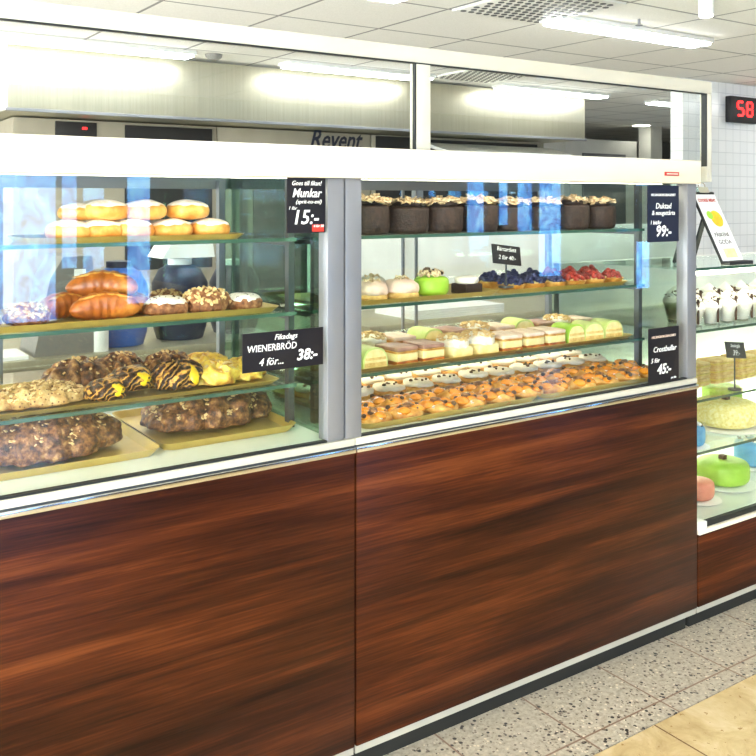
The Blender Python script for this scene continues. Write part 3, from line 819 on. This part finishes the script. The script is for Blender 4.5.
def b_danish(cream=False):
    def f():
        t = thing('fruit_danish' if not cream else 'iced_danish')
        def disp(p, a, ph): return .006*math.cos(ph*4)
        obj('dough', dome(.060, .058, .026, 44, 14, .005, 50, 9, e=.6, disp=disp), 'danish', t)
        R = random.Random(3)
        if cream:
            obj('icing', dome(.052, .050, .020, 36, 12, .008, 40, 5, e=.6, at=(0, 0, .020)), 'cream_', t)
            obj('currants', balls([(R.uniform(-.03, .03), R.uniform(-.03, .03), .042) for _ in range(5)], .0055), 'nut', t)
        else:
            obj('apricot', balls([(-.026, -.02, .024), (.022, -.028, .024), (.0, .016, .026), (.036, .014, .022), (-.034, .022, .022)], .021, 12, flat=.6), 'orange', t)
            obj('currants', balls([(R.uniform(-.045, .045), R.uniform(-.045, .045), .030) for _ in range(7)], .0065), 'nut', t)
            obj('chocolate', dome(.018, .015, .016, 18, 8, .004, 60, 3, at=(.004, -.004, .026)), 'braid', t)
            o = obj('icing_drizzle', flakes(10, .05, .05, .03, .016, 4, 1.2, flat=.15), 'icing', t, False)
        return t
    return f
BUILD.update(bun=b_bun, roll=b_roll, crumb=b_crumb, iced=b_iced, braid=braid(.180, .125, .112, 'braid', 'almond', 420, 3, k=20, fs=.009),
    braid2=braid(.180, .115, .100, 'braid', 'almond', 460, 9, k=30, fs=.009), pale=braid(.115, .060, .050, 'palebraid', 'almond', 160, 5, k=40, amp=.008),
    brown=braid(.085, .060, .062, 'braid', 'almond', 60, 15, 'brown_braided_roll', 45, .008, .009), custard=b_custard, pin=b_pinwheel, ysw=b_yellowswirl,
    choc=b_choccake, cream=b_creambun(), palecream=b_creambun('cream_', 'whipped_cream_pastry'), marz=b_marz(), dark=b_darkslice,
    blue=b_tart('berryb', 'blueberry_tart'), redt=b_tart('berryr', 'red_berry_tart'), rs=b_rollslice(), prs=b_rollslice('pgreen', 'pale_marzipan_roll_slice'), nap=b_napoleon(),
    napw=b_napoleon('raspicing', 'pink_napoleon_slice'), cs=b_crumbslice, dan=b_danish(), dani=b_danish(True))
R = random.Random(11)
g = 'sugared buns on the top shelf'
T = Z1+.0035
xs_ = [.615, .695, .775, .878, .985]
for i, x in enumerate(xs_):
    put('bun', (x, .285, T), 'sugared bun in bottom row on top shelf of left case, %s' % ordn(i, 5), 'bun', g, i*1.3, .95)
for i, x in enumerate([.655, .76, .87]):
    put('bun', (x, .395, T), 'sugared bun in the back row on top shelf, %s' % ordn(i, 3), 'bun', g, i*1.7, .92)
for i, (x, y) in enumerate([(.652, .335), (.712, .30), (.810, .30), (.930, .30)]):
    put('bun', (x, y, T+.047), 'sugared bun resting on top of the other buns, %s' % ordn(i, 4), 'bun', g, i*2.1, 1.0 if i else .85)
T = Z2+.0035; g = 'pastries on the middle shelf of the left case'
put('iced', (.40, .29, T), 'white flecked bun at the far left edge of middle shelf', 'bun', g, 0)
put('crumb', (.52, .30, T), 'wrinkled cinnamon crumb bun left of the glazed rolls', 'bun', g, 1, .9)
put('iced', (.56, .44, T), 'pale iced bun behind the glazed rolls at left', 'bun', g, 1, .8)
put('roll', (.625, .35, T), 'glossy golden roll lying behind, left in the pile', 'roll', g, .35, .95)
put('roll', (.700, .27, T), 'glossy golden roll lying in front of the pile', 'roll', g, -.12, 1.0)
put('roll', (.715, .34, T+.045), 'glossy golden roll lying on top of the pile', 'roll', g, -.5, 1.05)
put('roll', (.775, .36, T), 'glossy golden roll at the right of the pile', 'roll', g, -.7, .9)
put('iced', (.80, .40, T), 'small white topped bun directly right of golden rolls', 'bun', g, 2, .85)
put('iced', (.865, .29, T), 'white iced bun between the rolls and dark crumb bun', 'bun', g, .6, 1.05)
put('crumb', (.975, .285, T), 'tall brown crumb covered bun on middle shelf of left case', 'bun', g, .4, 1.08, 1.15)
put('iced', (1.085, .29, T), 'iced bun at right end of middle shelf, left case', 'bun', g, 2.2, .95)
put('crumb', (.70, .47, T), 'crumb bun in the back row of the middle shelf, left', 'bun', g, 3, .85)
put('crumb', (.93, .46, T), 'crumb bun in the back row of the middle shelf, right', 'bun', g, 3, .85)
T = Z3+.0035; g = 'pastries on the third shelf of the left case'
put('pale', (.545, .30, T), 'flat pale loaf with almond flakes at left of third shelf', 'pastry', g, .05, 1.0)
put('pale', (.36, .30, T), 'pale almond loaf cut off by left photo edge on third shelf', 'pastry', g, .05, .95)
put('brown', (.68, .42, T), 'brown braided roll behind the pale almond loaf', 'pastry', g, .2, 1.15, 1.25)
put('brown', (.80, .46, T), 'brown braided roll behind the custard pastries', 'pastry', g, .9, 1.0, 1.2)
put('custard', (.700, .27, T), 'brown pastry with yellow custard eye, left one', 'pastry', g, .3, .95)
put('custard', (.772, .30, T+.012), 'brown pastry with yellow custard eye, right one', 'pastry', g, .3, 1.05)
put('pin', (.900, .30, T), 'large striped chocolate swirl pastry with yellow centre', 'pastry', g, .25, 1.0)
put('ysw', (1.01, .29, T), 'yellow almond swirl pastry right of the chocolate one', 'pastry', g, .5, 1.0)
put('ysw', (1.10, .31, T), 'yellow almond swirl pastry behind wide black sign', 'pastry', g, 1.5, .95)
put('ysw', (1.04, .43, T), 'yellow almond swirl pastry in the back row', 'pastry', g, 2.5, 1.0)
put('brown', (.93, .45, T), 'brown braided roll behind the chocolate swirl pastry', 'pastry', g, .4, .95, 1.1)
T = ZD+.0035; g = 'braided loaves on the case floor'
put('braid', (.562, .30, T), 'big dark braided loaf on left tray of the case floor', 'loaf', g, .12, .98, .98)
put('braid2', (1.015, .365, T), 'braided almond loaf on right tray of left case floor', 'loaf', g, .15, 1.02)
# middle case
T = Z1; g = 'chocolate cakes on the top shelf'
for i in range(9): put('choc', (1.345+.142*i, .270, T), 'dark chocolate cake with pale curls in front row, %s' % ordn(i, 9), 'cake', g, i*1.3, .98, 1.0+.04*math.sin(i*2))
for i in range(9): put('choc', (1.36+.14*i, .42, T), 'dark chocolate cake with pale curls in back row, %s' % ordn(i, 9), 'cake', g, 2+i*1.1, .95)
T = Z2+.0035; g = 'small pastries on the second shelf of the middle case'
put('cream', (1.40, .285, T), 'pale cream pastry beside the post on second shelf', 'pastry', g, .2, .85)
put('cream', (1.51, .285, T), 'pale cream pastry, second from the post', 'pastry', g, 1.2, 1.0)
put('cream', (1.62, .285, T), 'pale cream pastry directly left of the green cake', 'pastry', g, 2.2, 1.05)
put('marz', (1.735, .285, T), 'green marzipan cake topped with nuts on second shelf', 'pastry', g, .2, 1.05, 1.15)
put('dark', (1.88, .285, T), 'dark layered slice with white cream top', 'pastry', g, .1, 1.0)
put('palecream', (1.46, .42, T), 'cream pastry in back row, left of the green cake', 'pastry', g, .4, 1.0)
put('palecream', (1.60, .42, T), 'cream pastry in back row directly behind the green cake', 'pastry', g, 1.4, 1.0)
g = 'berry tarts on the second shelf'
for i in range(6):
    k = 'blue' if i < 3 else 'redt'
    l = ('blueberry tart in front row, %s' % ['leftmost', 'middle one', 'rightmost'][i]) if i < 3 else ('red berry tart in front row, %s' % ['leftmost', 'middle one', 'rightmost'][i-3])
    put(k, (2.055+.097*i, .265, T), l, 'tart', g, i*1.3, 1.05, 1.05)
    put(k, (2.06+.097*i, .375, T), l.replace('front', 'back'), 'tart', g, 2+i*1.3, 1.05, 1.15)
T = Z3+.0035; g = 'cake slices on the third shelf'
R3 = [('rs', 1.40, .9, 'green marzipan roll slice at left end of third shelf'), ('prs', 1.495, .9, 'pale green marzipan roll slice beside the bright green one'),
      ('nap', 1.60, 1, 'mauve iced cream slice, left one of the pair'), ('nap', 1.705, 1, 'mauve iced cream slice, right one of the pair'),
      ('cs', 1.82, 1, 'crumble covered cream slice, left one'), ('cs', 1.925, 1.05, 'crumble covered cream slice, right one'),
      ('napw', 2.035, 1, 'pale pink iced cream slice, left one of three'), ('napw', 2.135, 1, 'pale pink iced cream slice, middle one of three'), ('napw', 2.235, 1, 'pale pink iced cream slice, right one of three'),
      ('rs', 2.340, .95, 'bright green marzipan roll slice between pink slices and pale rolls'), ('prs', 2.435, .95, 'pale green marzipan roll slice at right, inner one'), ('prs', 2.535, .95, 'pale green marzipan roll slice at right end of shelf')]
for k, x, s_, l in R3: put(k, (x, .285, T), l, 'cake slice', g, R.uniform(-.1, .1), s_, s_*1.05)
for i, (k, x, s_, l) in enumerate(R3):
    if i % 1 == 0: put(['prs', 'nap', 'cs', 'napw'][i % 4], (x, .43, T), ['pale green roll slice', 'mauve iced slice', 'crumble slice', 'pink iced slice'][i % 4] + ' in back row of third shelf, %s of that kind' % ['leftmost', 'middle one', 'rightmost'][i//4], 'cake slice', g, R.uniform(-.1, .1), s_, s_*1.15)
T = ZD+.0035
for r in range(4):
    y = [.115, .235, .365, .50][r]
    for i in range(11):
        x = 1.395+.116*i + (.02 if r % 2 else 0)
        if r == 0 and i > 10: continue
        if abs(x-1.9925) < .045: x += .0
        kind = 'dan' if r < 2 else 'dani'
        row = ['front row', 'second row', 'third row', 'back row'][r]
        l = ('apricot and chocolate danish, ' if r < 2 else 'white iced danish with currants, ') + row + ' of case floor, ' + ordn(i, 11)
        put(kind, (x, y, T+(.004 if i in (5,) else 0)), l, 'pastry', 'danishes on the floor of the middle case', R.uniform(0, 6), R.uniform(.93, .98))
# right-hand case
def plate(t, r): 
    obj('cake_board', add_lathe(bmesh.new(), [(0, 0), (r, .002), (r+.006, .006), (r, .007), (0, .005)], 36), 'paper', t)
def b_pcake(top, nm, r, h, rose='nut', flat=.45):
    def f():
        t = thing(nm); plate(t, r+.02)
        obj('marzipan', dome(r, r, h, 44, 20, .001, 30, 5, e=flat, base=.5, at=(0, 0, .006)), top, t)
        if rose == 'nut': obj('chocolate_square', bx(-.012, .012, -.012, .012, h+.004, h+.022, .002), 'nut', t)
        elif rose == 'white':
            obj('sugar_flowers', balls([(r*.55*math.cos(k), r*.55*math.sin(k), h+.006) for k in range(6)], .012), 'nib', t)
            obj('sugar_leaves', flakes(10, r*.7, r*.7, .012, .018, 4, 1.4, lift=h), 'nut', t, False)
        return t
    return f
BUILD.update(pg=b_pcake('green', 'green_marzipan_cake', .103, .095), pg2=b_pcake('green', 'green_marzipan_cake', .085, .075, None, .35),
    pb=b_pcake('skyblue', 'blue_marzipan_cake', .07, .095, 'white'), pp=b_pcake('salmon', 'pink_marzipan_cake', .062, .075, None), py=b_pcake('ycake', 'yellow_crumb_cake', .125, .102, 'nut', .5))
g = 'whole cakes in the right case'
put('pg2', (3.50, .47, .602), 'green marzipan cake on plate behind the yellow crumb cake', 'cake', g)
put('py', (3.15, .21, .602), 'large yellow crumb cake with chocolate square on upper cake shelf', 'cake', g)
put('pb', (2.795, .10, .602), 'small blue marzipan cake left of the yellow crumb cake', 'cake', g, 0, .62, .8)
put('pg', (3.18, .245, .36), 'green marzipan cake with chocolate square on bottom deck', 'cake', g)
put('pb', (3.50, .32, .36), 'blue marzipan cake at right edge of bottom deck', 'cake', g, 1, 1.1, 1.15)
put('pp', (2.93, .18, .36), 'pink marzipan cake partly hidden left of the green cake', 'cake', g)
put('pp', (3.12, .50, .36), 'pink marzipan cake in the back of bottom deck', 'cake', g)
def b_dessert():
    t = thing('whipped_dessert_glass')
    obj('glass_cup', add_lathe(bmesh.new(), [(0, 0), (.022, 0), (.030, .03), (.036, .06), (.034, .06), (.028, .03), (.020, .004), (0, .004)], 24), 'glass', t)
    obj('cream', add_lathe(bmesh.new(), [(0, .006), (.022, .01), (.034, .058), (.040, .07), (.036, .085), (.026, .092), (.028, .1), (.014, .112), (0, .125)], 24), 'cream_', t)
    c = obj('chocolate_leaf', flakes(9, .022, .022, .03, .026, 8, 1.5, lift=.075, flat=.2), 'nut', t, False)
    obj('wafer_stick', add_cyl(bmesh.new(), (-.016, -.030, .06), .0045, .09, 10), 'nut', t)
    return t
BUILD['dess'] = b_dessert
g = 'whipped cream desserts on the upper shelf of the right case'
for i in range(7): put('dess', (2.80+.098*i, .10, 1.036), 'white whipped dessert with chocolate leaf in front row, %s' % ordn(i, 7), 'dessert', g, i*.4, 1.0)
for i in range(6): put('dess', (2.86+.105*i, .23, 1.036), 'white whipped dessert with chocolate leaf in back row, %s' % ordn(i, 6), 'dessert', g, i*.5, 1.12)
def b_sand():
    t = thing('sandwich')
    for k, (z, th) in enumerate(((0, .012), (.019, .012))):
        obj('bread_slice', bx(-.062, .062, -.045, .045, z, z+th, .005), 'bread', t)
    obj('filling', bx(-.060, .062, -.047, .043, .0121, .0189, .002), 'filling', t)
    return t
BUILD['sand'] = b_sand
g = 'stacked sandwiches in the right case'
for i in range(5):
    for k in range(3): put('sand', (2.90+.155*i, .30, .76+k*.0315), 'flat sandwich, %s in its stack, stack %s' % (['bottom one', 'middle one', 'topmost'][k], ordn(i, 5)), 'sandwich', g, R.uniform(-.08, .08))

# ---------------------------------------------------------------- serving side behind the cases
t = thing('work_table', 'steel work table behind the left display case', 'table', (0, 0, 0))
obj('tabletop', bx(-.6, 2.3, 1.55, 2.25, .86, .90, .004), 'steel', t)
for x in (-.5, 2.2):
    for y in (1.6, 2.2): obj('leg', bx(x-.02, x+.02, y-.02, y+.02, 0, .86), 'alu', t)
t = thing('back_counter', 'white back counter with upstand behind the middle display case', 'counter', (0, 0, 0))
obj('cabinet', bx(2.4, 5.6, 1.62, 2.2, 0, .86), 'white', t)
obj('worktop', bx(2.38, 5.62, 1.60, 2.2, .86, .895, .004), 'steel', t)
obj('upstand', bx(2.38, 5.6, 2.16, 2.2, .895, 1.335, .003), 'white', t)
for i, x in enumerate((3.1, 4.3)):
    obj('shelf_upright', bx(x-.03, x+.03, 2.17, 2.2, 1.335, 1.75), 'alu', t)
t = thing('paper_stack', 'white cardboard sheets lying on the back counter', 'paper', (3.0, 1.85, .895))
for k in range(4): obj('sheet', bx(-.3, .3, -.18, .18, .012*k, .012*k+.010), 'paper', t)
t = thing('grey_bin', 'grey tapered bin with white label behind the glazed rolls', 'bin', (.965, 1.72, .90))
obj('body', add_prism(bmesh.new(), [(-.12, 0), (.13, 0), (.10, .38), (-.01, .38), (-.06, .30)], -.12, .12), 'grey', t)
obj('label', bx(.03, .075, -.124, -.12, .2, .33), 'paper', t, False)
def b_tub(m, lid):
    def f():
        t = thing('round_tub')
        obj('body', add_lathe(bmesh.new(), [(0, 0), (.10, 0), (.115, .05), (.12, .24), (.09, .30), (.05, .32), (0, .32)], 32), m, t)
        obj('lid', add_lathe(bmesh.new(), [(0, .318), (.052, .318), (.052, .345), (0, .35)], 24), lid, t)
        return t
    return f
BUILD['tubn'] = b_tub('navy', 'white'); BUILD['tubb'] = b_tub('blue', 'navy')
put('tubb', (1.22, 1.75, .90), 'blue round tub behind the sugared buns', 'tub', 'tubs on the work table')
put('tubn', (1.50, 1.78, .90), 'dark navy round tub with white lid behind iced bun', 'tub', 'tubs on the work table')
put('tubn', (1.78, 1.82, .90), 'dark navy round tub farther right on work table', 'tub', 'tubs on the work table', 0, .95)
t = thing('cardboard_box', 'white paper box with folded top behind the sugared buns', 'box', (1.52, 1.5+.28, 1.25))
t.location = (1.51, 1.79, 1.2505)
bm = add_prism(bmesh.new(), [(-.12, 0), (.12, 0), (.10, .13), (-.02, .16)], -.09, .09); 
obj('carton', bm, 'paper', t, False)
t = thing('white_papers', 'white paper pad lying on the work table at left', 'paper', (.9, 1.72, .90))
t.location = (.70, 1.68, .90)
for k in range(3): obj('sheet', bx(-.12, .12, -.1, .1, .005*k, .005*k+.004), 'paper', t)
t = thing('sweet_jar', 'red lidded jar standing on the table behind braided rolls', 'jar', (1.10, 1.62, .90))
obj('glass_body', add_cyl(bmesh.new(), (0, 0, .05), .035, .10, 20), 'white', t); obj('lid', add_cyl(bmesh.new(), (0, 0, .112), .037, .024, 20), 'red', t)
